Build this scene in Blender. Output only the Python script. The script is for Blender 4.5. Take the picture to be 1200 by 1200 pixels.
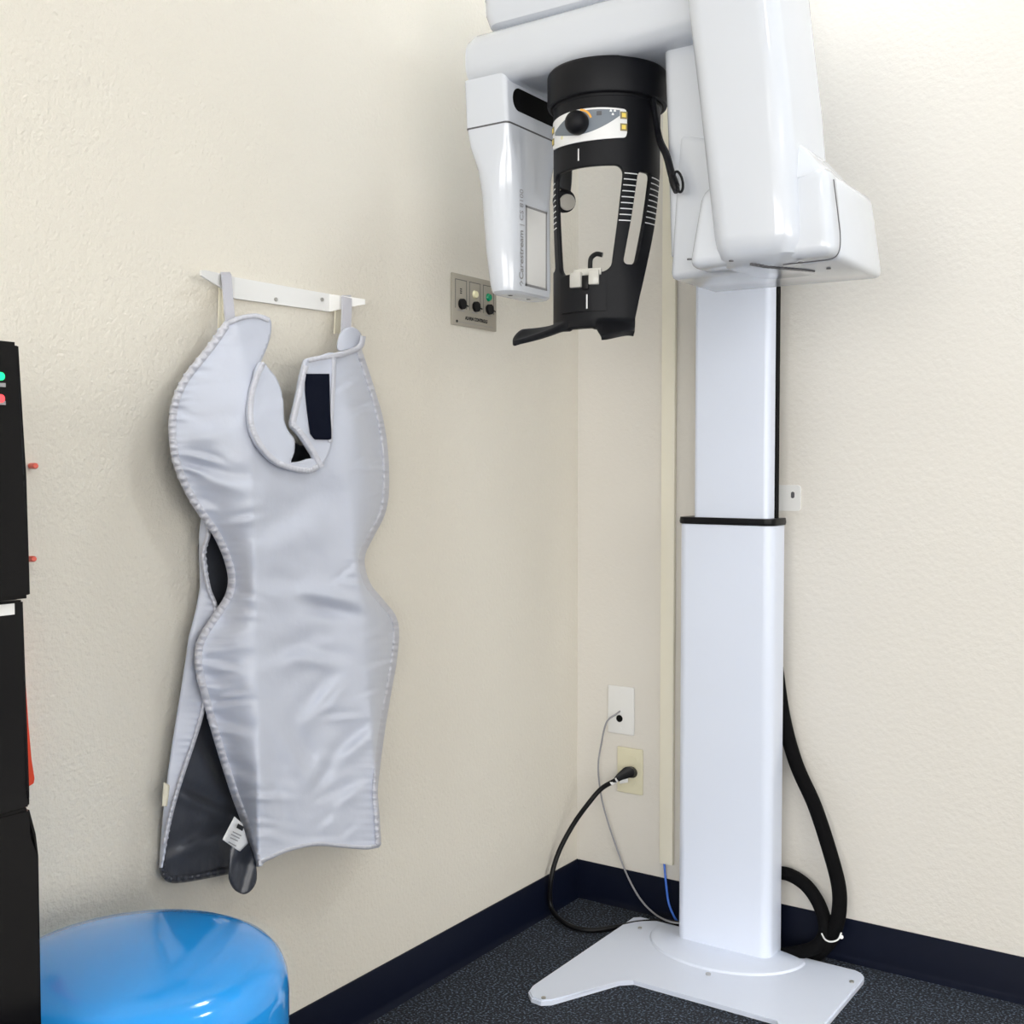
import bpy, bmesh, math, random
from mathutils import Vector, noise
random.seed(4)
for o in list(bpy.data.objects):
    bpy.data.objects.remove(o)
S = bpy.context.scene
COL = S.collection
R = math.radians

# ------------------------------------------------------------------ camera
F = 1354.0                                   # focal length in pixels of the 1200 px frame
CAM = Vector((1.443, -2.417, 1.05))
HEAD, PITCH = 34.1, 2.157
cd = bpy.data.cameras.new('camera'); cam = bpy.data.objects.new('camera', cd); COL.objects.link(cam)
cam.location = CAM; cam.rotation_euler = (R(90 - PITCH), 0, R(HEAD))
cd.sensor_width = 36; cd.lens = F / 1200 * 36; cd.clip_start = .05
S.camera = cam

# ------------------------------------------------------------------ world, exposure
w = bpy.data.worlds.new('world'); S.world = w; w.use_nodes = True
w.node_tree.nodes['Background'].inputs[0].default_value = (1, .985, .955, 1)
w.node_tree.nodes['Background'].inputs[1].default_value = 7.0
S.view_settings.view_transform = 'Standard'; S.view_settings.look = 'None'
S.view_settings.gamma = 1; S.view_settings.use_curve_mapping = False
S.view_settings.exposure = 0.29
ROOM_X, ROOM_Y, ROOM_Z = 5.6, -6.6, 2.74
# ceiling light panels: x, y, size x, size y, watts, colour
LAMPS = [(.64, -.45, .24, .24, 6, (.86, .93, 1)),
         (2.0, -2.45, .3, .3, 5, (.86, .93, 1)),
         (2.1, -.60, .3, .3, 10, (.86, .93, 1)),
         (.9, -4.6, .6, 1.2, 6, (1, .975, .93)),
         (3.9, -2.8, .6, 1.2, 8, (1, .975, .93))]  # last panel is unseen, added as warm fill
# unseen windows added to let in even sky fill: along the rear wall (x) and the side wall (y): a0, a1, z0, z1
FILL_WIN = (.5, 5.0, .35, 2.2)
FILL_WIS = (-6.0, -2.0, .35, 2.0)
for nm, loc, rot, wq in (('window_portal', ((FILL_WIN[0] + FILL_WIN[1]) / 2, ROOM_Y - .05, (FILL_WIN[2] + FILL_WIN[3]) / 2), (R(90), 0, 0), FILL_WIN),
                         ('window_portal_side', (ROOM_X + .05, (FILL_WIS[0] + FILL_WIS[1]) / 2, (FILL_WIS[2] + FILL_WIS[3]) / 2), (R(90), 0, R(90)), FILL_WIS)):
    pd = bpy.data.lights.new(nm, 'AREA'); pd.shape = 'RECTANGLE'; pd.size = wq[1] - wq[0]; pd.size_y = wq[3] - wq[2]; pd.cycles.is_portal = True
    po = bpy.data.objects.new(nm, pd); COL.objects.link(po); po.location = loc; po.rotation_euler = rot  # portals guide sky light through the added windows

# ------------------------------------------------------------------ pixel helpers (direction only)
_h, _p = R(HEAD), R(PITCH)
_fh = Vector((-math.sin(_h), math.cos(_h), 0)); RIGHT = Vector((math.cos(_h), math.sin(_h), 0)); ZU = Vector((0, 0, 1))
FWD = _fh * math.cos(_p) - ZU * math.sin(_p); UPV = _fh * math.sin(_p) + ZU * math.cos(_p)
def ray(px, py): return FWD + RIGHT * ((px - 600) / F) + UPV * ((600 - py) / F)
def onx(px, py, x):
    d = ray(px, py); return CAM + d * ((x - CAM.x) / d.x)
def ony(px, py, y):
    d = ray(px, py); return CAM + d * ((y - CAM.y) / d.y)
def onz(px, py, z):
    d = ray(px, py); return CAM + d * ((z - CAM.z) / d.z)

# ------------------------------------------------------------------ materials
def mat(name, col, rough=.5, metal=0, **kw):
    m = bpy.data.materials.new(name); m.use_nodes = True
    b = m.node_tree.nodes['Principled BSDF']
    b.inputs['Base Color'].default_value = (*col, 1); b.inputs['Roughness'].default_value = rough; b.inputs['Metallic'].default_value = metal
    for k, v in kw.items(): b.inputs[k.replace('_', ' ')].default_value = v
    return m
def nodes(m): return m.node_tree.nodes, m.node_tree.links, m.node_tree.nodes['Principled BSDF']
def add_bump(m, scale, strength, dist, detail=3, kind='noise', var=0, var_scale=2.0):
    n, l, b = nodes(m)
    tc = n.new('ShaderNodeTexCoord')
    t = n.new('ShaderNodeTexNoise'); t.inputs['Scale'].default_value = scale; t.inputs['Detail'].default_value = detail
    l.new(tc.outputs['Object'], t.inputs['Vector'])
    bp = n.new('ShaderNodeBump'); bp.inputs['Strength'].default_value = strength; bp.inputs['Distance'].default_value = dist
    l.new(t.outputs['Fac'], bp.inputs['Height']); l.new(bp.outputs['Normal'], b.inputs['Normal'])
    if var:
        t2 = n.new('ShaderNodeTexNoise'); t2.inputs['Scale'].default_value = var_scale; t2.inputs['Detail'].default_value = 4
        l.new(tc.outputs['Object'], t2.inputs['Vector'])
        mx = n.new('ShaderNodeMix'); mx.data_type = 'RGBA'
        c = b.inputs['Base Color'].default_value
        mx.inputs[6].default_value = (c[0] * (1 - var), c[1] * (1 - var), c[2] * (1 - var), 1); mx.inputs[7].default_value = (min(1, c[0] * (1 + var)), min(1, c[1] * (1 + var)), min(1, c[2] * (1 + var)), 1)
        l.new(t2.outputs['Fac'], mx.inputs[0]); l.new(mx.outputs[2], b.inputs['Base Color'])
    return m
M = {}
M['wall'] = add_bump(mat('cream_paint', (.72, .682, .602), .55), 150, .55, .004, 2, var=.015)
M['wall2'] = add_bump(mat('cream_paint_fine', (.735, .705, .65), .6), 110, .28, .003, 2, var=.015)
M['ceil'] = add_bump(mat('ceiling_white', (.82, .81, .78), .8), 60, .3, .004)
M['white'] = mat('white_gloss', (.655, .69, .755), .14, Coat_Weight=.3)
M['white_col'] = mat('white_enamel', (.735, .79, .915), .28)
M['white_matte'] = mat('white_plastic', (.80, .80, .79), .4)
M['black'] = mat('black_plastic', (.005, .005, .006), .38, Specular_IOR_Level=.2)
M['black_soft'] = mat('black_satin', (.006, .0065, .009), .5, Specular_IOR_Level=.2)
M['black_gloss'] = mat('black_gloss', (.004, .004, .005), .10, Specular_IOR_Level=.16)
M['hose'] = add_bump(mat('black_braid', (.003, .003, .0035), .75, Specular_IOR_Level=.1), 900, .5, .002)
M['seam'] = mat('seam_grey', (.10, .10, .11), .6)
M['dark'] = mat('dark_recess', (.004, .004, .004), .7, Specular_IOR_Level=.1)
M['steel'] = mat('steel', (.55, .54, .52), .35, 1)
M['plate'] = add_bump(mat('brushed_plate', (.40, .37, .31), .45, .35), 200, .1, .001)
M['ivory'] = mat('ivory_plastic', (.74, .70, .52), .4)
M['race'] = mat('raceway_ivory', (.86, .82, .69), .45)
M['ink'] = mat('ink_black', (.02, .02, .02), .6)
M['ink_grey'] = mat('ink_grey', (.30, .30, .31), .6)
M['panel_white'] = mat('label_white', (.82, .83, .84), .4)
M['panel_grey'] = mat('label_grey', (.17, .20, .24), .4)
M['amber'] = mat('amber', (.85, .42, .06), .4)
M['btn'] = mat('button_olive', (.25, .20, .10), .4)
M['yellow'] = mat('button_yellow', (.90, .70, .12), .4)
M['cream_lamp'] = mat('cream_lens', (.86, .82, .55), .25)
M['green'] = mat('green_lens', (.0, .28, .13), .25)
M['pad'] = mat('pad_grey', (.46, .44, .40), .5)
M['clear'] = mat('clear_plastic', (.80, .79, .74), .12, Transmission_Weight=.35, IOR=1.45)
M['blue_cable'] = mat('blue_cable', (.03, .16, .72), .4)
M['grey_cable'] = mat('grey_cable', (.30, .30, .32), .4)
M['red'] = mat('red_plastic', (.72, .06, .02), .35)
M['strap'] = add_bump(mat('grey_webbing', (.48, .48, .53), .8), 700, .3, .001)
M['strap_cream'] = add_bump(mat('cream_webbing', (.72, .68, .55), .8), 700, .3, .001)
M['velcro'] = add_bump(mat('navy_velcro', (.004, .006, .016), .9, Specular_IOR_Level=.1), 1500, .8, .002)
M['lead'] = add_bump(mat('grey_nylon', (.52, .55, .64), .38, Sheen_Weight=.15), 45, .12, .006)
M['binding'] = mat('hem_grey', (.55, .56, .62), .55)
M['lining'] = add_bump(mat('charcoal_lining', (.055, .06, .075), .33), 28, .18, .01)
M['navy'] = mat('navy_vinyl', (.004, .006, .016), .4, Specular_IOR_Level=.1)
def emit(name, col, st):
    m = bpy.data.materials.new(name); m.use_nodes = True; b = m.node_tree.nodes['Principled BSDF']
    b.inputs['Base Color'].default_value = (*col, 1); b.inputs['Emission Color'].default_value = (*col, 1); b.inputs['Emission Strength'].default_value = st
    return m
M['led_green'] = emit('led_green', (.0, .75, .22), 1.3); M['led_red'] = emit('led_red', (.95, .05, .06), 1.2)
m = bpy.data.materials.new('window_pane'); m.use_nodes = True; n = m.node_tree.nodes; l = m.node_tree.links; n.remove(n['Principled BSDF']); M['pane'] = m  # glass of the added fill windows
tr = n.new('ShaderNodeBsdfTransparent'); gl = n.new('ShaderNodeBsdfGlossy'); gl.inputs['Roughness'].default_value = .02; mx = n.new('ShaderNodeMixShader'); mx.inputs[0].default_value = .06
l.new(tr.outputs[0], mx.inputs[1]); l.new(gl.outputs[0], mx.inputs[2]); l.new(mx.outputs[0], n['Material Output'].inputs[0])
# blue gloss plastic
M['blue'] = mat('blue_gloss', (.015, .30, .80), .14, Coat_Weight=.4)
# carpet
m = mat('carpet', (.03, .04, .06), .95); n, l, b = nodes(m); M['carpet'] = m
tc = n.new('ShaderNodeTexCoord'); v = n.new('ShaderNodeTexNoise'); v.inputs['Scale'].default_value = 210; v.inputs['Detail'].default_value = 3
l.new(tc.outputs['Object'], v.inputs['Vector'])
cr = n.new('ShaderNodeValToRGB'); cr.color_ramp.elements[0].position = .40; cr.color_ramp.elements[0].color = (.004, .006, .011, 1)
cr.color_ramp.elements[1].position = .66; cr.color_ramp.elements[1].color = (.13, .17, .24, 1); e = cr.color_ramp.elements.new(.54); e.color = (.016, .021, .031, 1)
l.new(v.outputs['Fac'], cr.inputs[0]); l.new(cr.outputs[0], b.inputs['Base Color'])
bp = n.new('ShaderNodeBump'); bp.inputs['Strength'].default_value = .8; bp.inputs['Distance'].default_value = .006; l.new(v.outputs['Fac'], bp.inputs['Height']); l.new(bp.outputs['Normal'], b.inputs['Normal'])

# ------------------------------------------------------------------ mesh helpers
def tag(o, label=None, cat=None, group=None, kind=None):
    if label: o['label'] = label
    if cat: o['category'] = cat
    if group: o['group'] = group
    if kind: o['kind'] = kind
    return o
def thing(name, loc, label, cat, group=None):
    o = bpy.data.objects.new(name, None); COL.objects.link(o); o.location = loc; o.empty_display_size = .05
    return tag(o, label, cat, group)
def root_loc(p):
    while p.parent: p = p.parent
    return p.location.copy()
def finish(name, bm, material, parent=None, smooth=True, ang=35, origin=None, flip=True):
    """bm holds world coordinates"""
    if flip: bmesh.ops.recalc_face_normals(bm, faces=bm.faces)
    if smooth:
        for f in bm.faces: f.smooth = True
        for e in bm.edges:
            if len(e.link_faces) == 2 and e.calc_face_angle(0) > R(ang): e.smooth = False
    if parent: off = root_loc(parent)
    elif origin is not None: off = Vector(origin)
    else:
        xs = [v.co for v in bm.verts]
        off = Vector(((min(c.x for c in xs) + max(c.x for c in xs)) / 2, (min(c.y for c in xs) + max(c.y for c in xs)) / 2, min(c.z for c in xs)))
    bmesh.ops.translate(bm, verts=bm.verts, vec=-off)
    me = bpy.data.meshes.new(name); bm.to_mesh(me); bm.free()
    for mm in (material if isinstance(material, (list, tuple)) else [material]): me.materials.append(M[mm])
    o = bpy.data.objects.new(name, me); COL.objects.link(o)
    if parent: o.parent = parent
    else: o.location = off
    return o
def hexa(bm, P, r=0, seg=3):
    """P: 8 points, bottom ring 0-3 then top ring 4-7"""
    vs = [bm.verts.new(p) for p in P]
    fs = [bm.faces.new([vs[i] for i in q]) for q in ((3, 2, 1, 0), (4, 5, 6, 7), (0, 1, 5, 4), (1, 2, 6, 5), (2, 3, 7, 6), (3, 0, 4, 7))]
    if r:
        es = list({e for f in fs for e in f.edges})
        bmesh.ops.bevel(bm, geom=es, offset=r, segments=seg, profile=.5, affect='EDGES', clamp_overlap=True)
    return bm
def box(bm, x0, x1, y0, y1, z0, z1, r=0, seg=3):
    return hexa(bm, [(x0, y0, z0), (x1, y0, z0), (x1, y1, z0), (x0, y1, z0), (x0, y0, z1), (x1, y0, z1), (x1, y1, z1), (x0, y1, z1)], r, seg)
def NB(): return bmesh.new()
def BX(name, x0, x1, y0, y1, z0, z1, material, parent=None, r=0, seg=3):
    return finish(name, box(NB(), x0, x1, y0, y1, z0, z1, r, seg), material, parent)
def ring(x0, x1, y0, y1, r, n=6):
    r = min(r, (x1 - x0) / 2 - 1e-4, (y1 - y0) / 2 - 1e-4); out = []
    for cx, cy, a0 in ((x1 - r, y0 + r, -90), (x1 - r, y1 - r, 0), (x0 + r, y1 - r, 90), (x0 + r, y0 + r, 180)):
        for k in range(n + 1):
            a = R(a0 + 90 * k / n); out.append((cx + r * math.cos(a), cy + r * math.sin(a)))
    return out
def loft(bm, rings):
    """rings: list of lists of 3D points of equal length; ends capped"""
    vr = [[bm.verts.new(p) for p in rg] for rg in rings]
    n = len(vr[0])
    for a, b in zip(vr, vr[1:]):
        for i in range(n): bm.faces.new((a[i], a[(i + 1) % n], b[(i + 1) % n], b[i]))
    bm.faces.new(list(reversed(vr[0]))); bm.faces.new(vr[-1])
    return bm
def zloft(bm, spec, n=6):
    return loft(bm, [[(x, y, z) for x, y in ring(x0, x1, y0, y1, r, n)] for z, x0, x1, y0, y1, r in spec])
def spline(pts, per=10):
    pts = [Vector(p) for p in pts]; out = []
    P = [pts[0] * 2 - pts[1]] + pts + [pts[-1] * 2 - pts[-2]]
    for i in range(1, len(P) - 2):
        for k in range(per):
            t = k / per; a, b, c, d = P[i - 1:i + 3]
            out.append(.5 * ((2 * b) + (c - a) * t + (2 * a - 5 * b + 4 * c - d) * t * t + (3 * b - a - 3 * c + d) * t ** 3))
    out.append(pts[-1]); return out
def tube(bm, path, rad, n=12, flat=None):
    """rad: number or function of 0..1; flat: (axis vector, factor) squashes the section"""
    N = len(path); up = Vector((0.123, .3, .94)); rings_ = []
    for i, p in enumerate(path):
        t = (path[min(i + 1, N - 1)] - path[max(i - 1, 0)]).normalized()
        s = t.cross(up)
        if s.length < 1e-4: s = t.cross(Vector((1, 0, 0)))
        s.normalize(); u = s.cross(t).normalized(); up = u
        r = rad(i / (N - 1)) if callable(rad) else rad
        rg = []
        for k in range(n):
            a = 2 * math.pi * k / n; d = s * (math.cos(a) * r) + u * (math.sin(a) * r)
            if flat: d = d - flat[0] * (d.dot(flat[0]) * (1 - flat[1]))
            rg.append(p + d)
        rings_.append(rg)
    return loft(bm, rings_)
def lathe(bm, c, prof, n=48):
    c = Vector(c)
    return loft(bm, [[c + Vector((r * math.cos(2 * math.pi * k / n), r * math.sin(2 * math.pi * k / n), z)) for k in range(n)] for r, z in prof])
def disc(bm, c, nrm, r, h, n=20, r2=None):
    """short cylinder from c along nrm"""
    nrm = Vector(nrm).normalized(); a = nrm.cross(Vector((0, 0, 1)))
    if a.length < 1e-3: a = Vector((1, 0, 0))
    a.normalize(); b = nrm.cross(a); c = Vector(c); r2 = r if r2 is None else r2
    return loft(bm, [[c + nrm * hh + (a * math.cos(2 * math.pi * k / n) + b * math.sin(2 * math.pi * k / n)) * rr for k in range(n)] for hh, rr in ((0, r), (h, r2))])
def prism(bm, pts, vec):
    vec = Vector(vec); a = [bm.verts.new(p) for p in pts]; b = [bm.verts.new(Vector(p) + vec) for p in pts]
    n = len(a); bm.faces.new(a); bm.faces.new(list(reversed(b)))
    for i in range(n): bm.faces.new((a[i], b[i], b[(i + 1) % n], a[(i + 1) % n]))
    return bm
def text_bm(body, size, mapf, align='LEFT', depth=.0006, bold=0):
    cu = bpy.data.curves.new('lettering', 'FONT'); cu.body = body; cu.size = size; cu.align_x = align; cu.extrude = 0; cu.offset = bold; cu.resolution_u = 3
    ob = bpy.data.objects.new('lettering_tmp', cu); COL.objects.link(ob)
    bpy.context.view_layer.update()
    me = bpy.data.meshes.new_from_object(ob.evaluated_get(bpy.context.evaluated_depsgraph_get()))
    bpy.data.objects.remove(ob); bpy.data.curves.remove(cu)
    bm = NB(); bm.from_mesh(me); bpy.data.meshes.remove(me)
    for v in bm.verts: v.co = mapf(v.co.x, v.co.y)
    return bm
def inside(p, poly):
    x, y = p; c = False; j = len(poly) - 1
    for i in range(len(poly)):
        (xi, yi), (xj, yj) = poly[i], poly[j]
        if (yi > y) != (yj > y) and x < (xj - xi) * (y - yi) / (yj - yi) + xi: c = not c
        j = i
    return c
def nearest(p, poly):
    best = None
    for i in range(len(poly)):
        ax, ay = poly[i - 1]; bx, by = poly[i]; dx, dy = bx - ax, by - ay
        q = dx * dx + dy * dy
        t = 0 if q == 0 else max(0, min(1, ((p[0] - ax) * dx + (p[1] - ay) * dy) / q))
        c = (ax + dx * t, ay + dy * t); d = (c[0] - p[0]) ** 2 + (c[1] - p[1]) ** 2
        if best is None or d < best[0]: best = (d, c)
    return best[1], math.sqrt(best[0])
def smooth_poly(pts, per=4):
    P = [Vector((x, y, 0)) for x, y in pts]; n = len(P); out = []
    for i in range(n):
        a, b, c, d = P[i - 1], P[i], P[(i + 1) % n], P[(i + 2) % n]
        for k in range(per):
            t = k / per; q = .5 * ((2 * b) + (c - a) * t + (2 * a - 5 * b + 4 * c - d) * t * t + (3 * b - a - 3 * c + d) * t ** 3)
            out.append((q.x, q.y))
    return out
def grid_sheet(poly, cell, mapf):
    """fills a 2D outline with a fine grid, rim snapped to the outline, then mapped to 3D"""
    x0 = min(p[0] for p in poly); x1 = max(p[0] for p in poly); y0 = min(p[1] for p in poly); y1 = max(p[1] for p in poly)
    nx = int((x1 - x0) / cell) + 2; ny = int((y1 - y0) / cell) + 2
    keep = {(i, j) for i in range(nx) for j in range(ny) if inside((x0 + (i + .5) * cell, y0 + (j + .5) * cell), poly)}
    bm = NB(); V = {}
    def vert(i, j):
        if (i, j) not in V:
            p = (x0 + i * cell, y0 + j * cell)
            if not all(q in keep for q in ((i, j), (i - 1, j), (i, j - 1), (i - 1, j - 1))): p = nearest(p, poly)[0]
            V[(i, j)] = bm.verts.new(mapf(*p))
        return V[(i, j)]
    for i, j in sorted(keep):
        try: bm.faces.new((vert(i, j), vert(i, j + 1), vert(i + 1, j + 1), vert(i + 1, j)))
        except ValueError: pass
    return bm
def solidify(o, t, offset=-1, back=None):
    s = o.modifiers.new('thickness', 'SOLIDIFY'); s.thickness = t; s.offset = offset
    if back: o.data.materials.append(M[back]); s.material_offset = 1
    return o
def lerp(a, b, t): return a + (b - a) * t
def ss(a, b, x):
    t = max(0, min(1, (x - a) / (b - a))); return t * t * (3 - 2 * t)
def interp(tab, x):
    if x <= tab[0][0]: return tab[0][1]
    for (a, va), (b, vb) in zip(tab, tab[1:]):
        if x <= b: return lerp(va, vb, (x - a) / (b - a))
    return tab[-1][1]

# ------------------------------------------------------------------ the room
def struct(name, x0, x1, y0, y1, z0, z1, m_, r=0):
    return tag(BX(name, x0, x1, y0, y1, z0, z1, m_, r=r), kind='structure')
struct('floor', -.1, ROOM_X + .1, ROOM_Y - .1, .1, -.1, 0, 'carpet')
struct('ceiling', -.1, ROOM_X + .1, ROOM_Y - .1, .1, ROOM_Z, ROOM_Z + .1, 'ceil')
struct('wall_left', -.1, 0, ROOM_Y, .1, 0, ROOM_Z, 'wall')
struct('wall_right', 0, ROOM_X, 0, .1, 0, ROOM_Z, 'wall2')
bm = NB()
for q in ((-.1, FILL_WIN[0], 0, ROOM_Z), (FILL_WIN[1], ROOM_X + .1, 0, ROOM_Z), (FILL_WIN[0], FILL_WIN[1], 0, FILL_WIN[2]), (FILL_WIN[0], FILL_WIN[1], FILL_WIN[3], ROOM_Z)): box(bm, q[0], q[1], ROOM_Y - .1, ROOM_Y, q[2], q[3])
tag(finish('wall_rear', bm, 'wall2'), kind='structure')
bm = NB()
for q in ((FILL_WIN[0], FILL_WIN[1], FILL_WIN[2], FILL_WIN[2] + .04), (FILL_WIN[0], FILL_WIN[1], FILL_WIN[3] - .04, FILL_WIN[3]), (FILL_WIN[0], FILL_WIN[0] + .04, FILL_WIN[2], FILL_WIN[3]), (FILL_WIN[1] - .04, FILL_WIN[1], FILL_WIN[2], FILL_WIN[3]), (2.73, 2.77, FILL_WIN[2], FILL_WIN[3])): box(bm, q[0], q[1], ROOM_Y - .08, ROOM_Y - .03, q[2], q[3])
wn = tag(finish('window_1', bm, 'white_matte'), kind='structure')  # rear window is added, unseen, for sky fill
for xa, xb in ((FILL_WIN[0] + .04, 2.73), (2.77, FILL_WIN[1] - .04)): BX('pane', xa, xb, ROOM_Y - .058, ROOM_Y - .054, FILL_WIN[2] + .04, FILL_WIN[3] - .04, 'pane', wn)
bm = NB()
for q in ((ROOM_Y, FILL_WIS[0], 0, ROOM_Z), (FILL_WIS[1], .1, 0, ROOM_Z), (FILL_WIS[0], FILL_WIS[1], 0, FILL_WIS[2]), (FILL_WIS[0], FILL_WIS[1], FILL_WIS[3], ROOM_Z)): box(bm, ROOM_X, ROOM_X + .1, q[0], q[1], q[2], q[3])
tag(finish('wall_side', bm, 'wall2'), kind='structure')
bm = NB(); ym = (FILL_WIS[0] + FILL_WIS[1]) / 2
for q in ((FILL_WIS[0], FILL_WIS[1], FILL_WIS[2], FILL_WIS[2] + .04), (FILL_WIS[0], FILL_WIS[1], FILL_WIS[3] - .04, FILL_WIS[3]), (FILL_WIS[0], FILL_WIS[0] + .04, FILL_WIS[2], FILL_WIS[3]), (FILL_WIS[1] - .04, FILL_WIS[1], FILL_WIS[2], FILL_WIS[3]), (ym - .02, ym + .02, FILL_WIS[2], FILL_WIS[3])): box(bm, ROOM_X + .03, ROOM_X + .08, q[0], q[1], q[2], q[3])
wn = tag(finish('window_2', bm, 'white_matte'), kind='structure')  # side window is added, unseen, to brighten the left wall
for ya, yb in ((FILL_WIS[0] + .04, ym - .02), (ym + .02, FILL_WIS[1] - .04)): BX('pane', ROOM_X + .054, ROOM_X + .058, ya, yb, FILL_WIS[2] + .04, FILL_WIS[3] - .04, 'pane', wn)
def baseboard(name, horizontal):
    prof = [(0, 0), (.014, 0), (.008, .006), (.005, .014), (.005, .087), (.003, .090), (0, .090)]
    if horizontal: pts = [(.005, -d, z) for d, z in prof]; vec = (ROOM_X - .005, 0, 0)
    else: pts = [(d, -.0, z) for d, z in prof]; vec = (0, ROOM_Y, 0)
    return tag(finish(name, prism(NB(), pts, vec), 'navy', ang=50), kind='structure')
baseboard('baseboard_right', True); baseboard('baseboard_left', False)
for i, (x, y, sx, sy, watts, colr) in enumerate(LAMPS):
    where = ['above the X-ray machine', 'behind the camera on the right', 'over the right hand wall', 'behind the camera on the left', 'over the far right side of the room'][i]
    t = thing('ceiling_light', (x, y, ROOM_Z), 'flat white ceiling light panel ' + where, 'ceiling light', 'ceiling light panels')
    bm = NB()
    for a, b_, c, d_ in ((-sx / 2 - .03, sx / 2 + .03, -sy / 2 - .03, -sy / 2), (-sx / 2 - .03, sx / 2 + .03, sy / 2, sy / 2 + .03), (-sx / 2 - .03, -sx / 2, -sy / 2, sy / 2), (sx / 2, sx / 2 + .03, -sy / 2, sy / 2)):
        box(bm, x + a, x + b_, y + c, y + d_, ROOM_Z - .02, ROOM_Z)
    finish('frame', bm, 'white_matte', t)
    mm = emit('diffuser_glow', colr, watts / (sx * sy) / math.pi); M['diff%d' % i] = mm
    BX('diffuser', x - sx / 2, x + sx / 2, y - sy / 2, y + sy / 2, ROOM_Z - .012, ROOM_Z - .002, 'diff%d' % i, t)

# ------------------------------------------------------------------ X-ray machine
CX, CY = .437, -.635                                    # rotation axis
xm = thing('x_ray_machine', (.44, -.12, 0), 'white panoramic dental X-ray machine standing in the corner', 'x-ray machine')
# base plate
bp_ = [(.195, -.075), (.195, -.50), (.203, -.528), (.222, -.546), (.246, -.548), (.262, -.535), (.330, -.385), (.352, -.365), (.660, -.365), (.672, -.385), (.695, -.535),
       (.700, -.548), (.712, -.546), (.730, -.528), (.738, -.50), (.738, -.100), (.735, -.085), (.727, -.073), (.712, -.066), (.21, -.062)]
bm = prism(NB(), [(x, y, .001) for x, y in bp_], (0, 0, .011))
bmesh.ops.bevel(bm, geom=[e for e in bm.edges if all(v.co.z > .01 for v in e.verts)], offset=.003, segments=2, affect='EDGES')
base = finish('base_plate', bm, 'white_col', xm)
loftp = [[(.4415 + rx * math.cos(2 * math.pi * k / 48), -.10 + ry * math.sin(2 * math.pi * k / 48) * (1 if math.sin(2 * math.pi * k / 48) < 0 else .25), z) for k in range(48)] for rx, ry, z in ((.175, .142, .012), (.172, .139, .016), (.160, .127, .0185))]
finish('foot_boss', loft(NB(), loftp), 'white_col', xm)
for px, py in ((830, 1142), (750, 1088), (637, 1170), (998, 1151)):
    p = onz(px, py, .0185 if px == 830 else .012)
    finish('screw', disc(NB(), p, (0, 0, 1), .0055 if px == 830 else .0045, .0025), 'steel', base)
# columns
finish('lower_column', zloft(NB(), [(.013, .335, .550, -.137, -.050, .022), (.930, .335, .550, -.137, -.050, .022)]), 'white_col', xm)
finish('column_collar', zloft(NB(), [(.931, .333, .552, -.139, -.048, .022), (.936, .332, .553, -.140, -.047, .022), (.945, .333, .552, -.139, -.048, .022)]), 'black', xm)
finish('upper_column', zloft(NB(), [(.945, .364, .535, -.124, -.078, .012), (2.12, .364, .535, -.124, -.078, .012)]), 'white_col', xm)
BX('cable_channel', .40, .534, -.078, -.060, .945, 2.1, 'dark', xm)
finish('carriage', zloft(NB(), [(1.80, .345, .555, -.22, -.060, .03), (1.95, .345, .555, -.22, -.060, .03), (2.05, .35, .55, -.21, -.07, .03)]), 'white', xm)
# fixed head above the rotating arm
arm = finish('overhead_arm', zloft(NB(), [(1.852, .235, 0.5950, -.690, -.20, .03), (1.831, .238, 0.6070, -.703, -.20, .03), (1.838, .228, 0.6170, -.713, -.19, .032), (1.858, .222, 0.6230, -.720, -.18, .035), (1.884, .221, 0.6240, -.721, -.18, .035)][1:]), 'white', xm)
finish('top_cover', zloft(NB(), [(1.8855, .223, 0.6220, -.719, -.18, .035), (1.93, .226, 0.6190, -.715, -.18, .035), (1.955, .245, 0.5950, -.69, -.19, .03)]), 'white', xm)
finish('seam', zloft(NB(), [(1.8838, .2205, 0.6245, -.7215, -.18, .035), (1.8858, .2205, 0.6245, -.7215, -.18, .035)]), 'seam', arm)
# rotation bearing between arm and gantry
finish('bearing', lathe(NB(), (CX, CY, 0), [(.05, 1.828), (.05, 1.837)]), 'white_matte', xm)
# gantry beam: section lofted along x
def beam_ring(x, y0, y1, z0, z1, r):
    return [(x, a, b) for a, b in ring(y0, y1, z0, z1, r)]
gb = finish('gantry_beam', loft(NB(), [beam_ring(.188, -.700, -.575, 1.760, 1.800, .018), beam_ring(.191, -.716, -.56, 1.745, 1.815, .03), beam_ring(.198, -.727, -.545, 1.737, 1.824, .034), beam_ring(.215, -.732, -.54, 1.733, 1.828, .034),
             beam_ring(.50, -.735, -.535, 1.732, 1.83, .034), beam_ring(.70, -.74, -.54, 1.732, 1.83, .034), beam_ring(.77, -.73, -.56, 1.735, 1.82, .03)]), 'white', xm)
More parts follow.
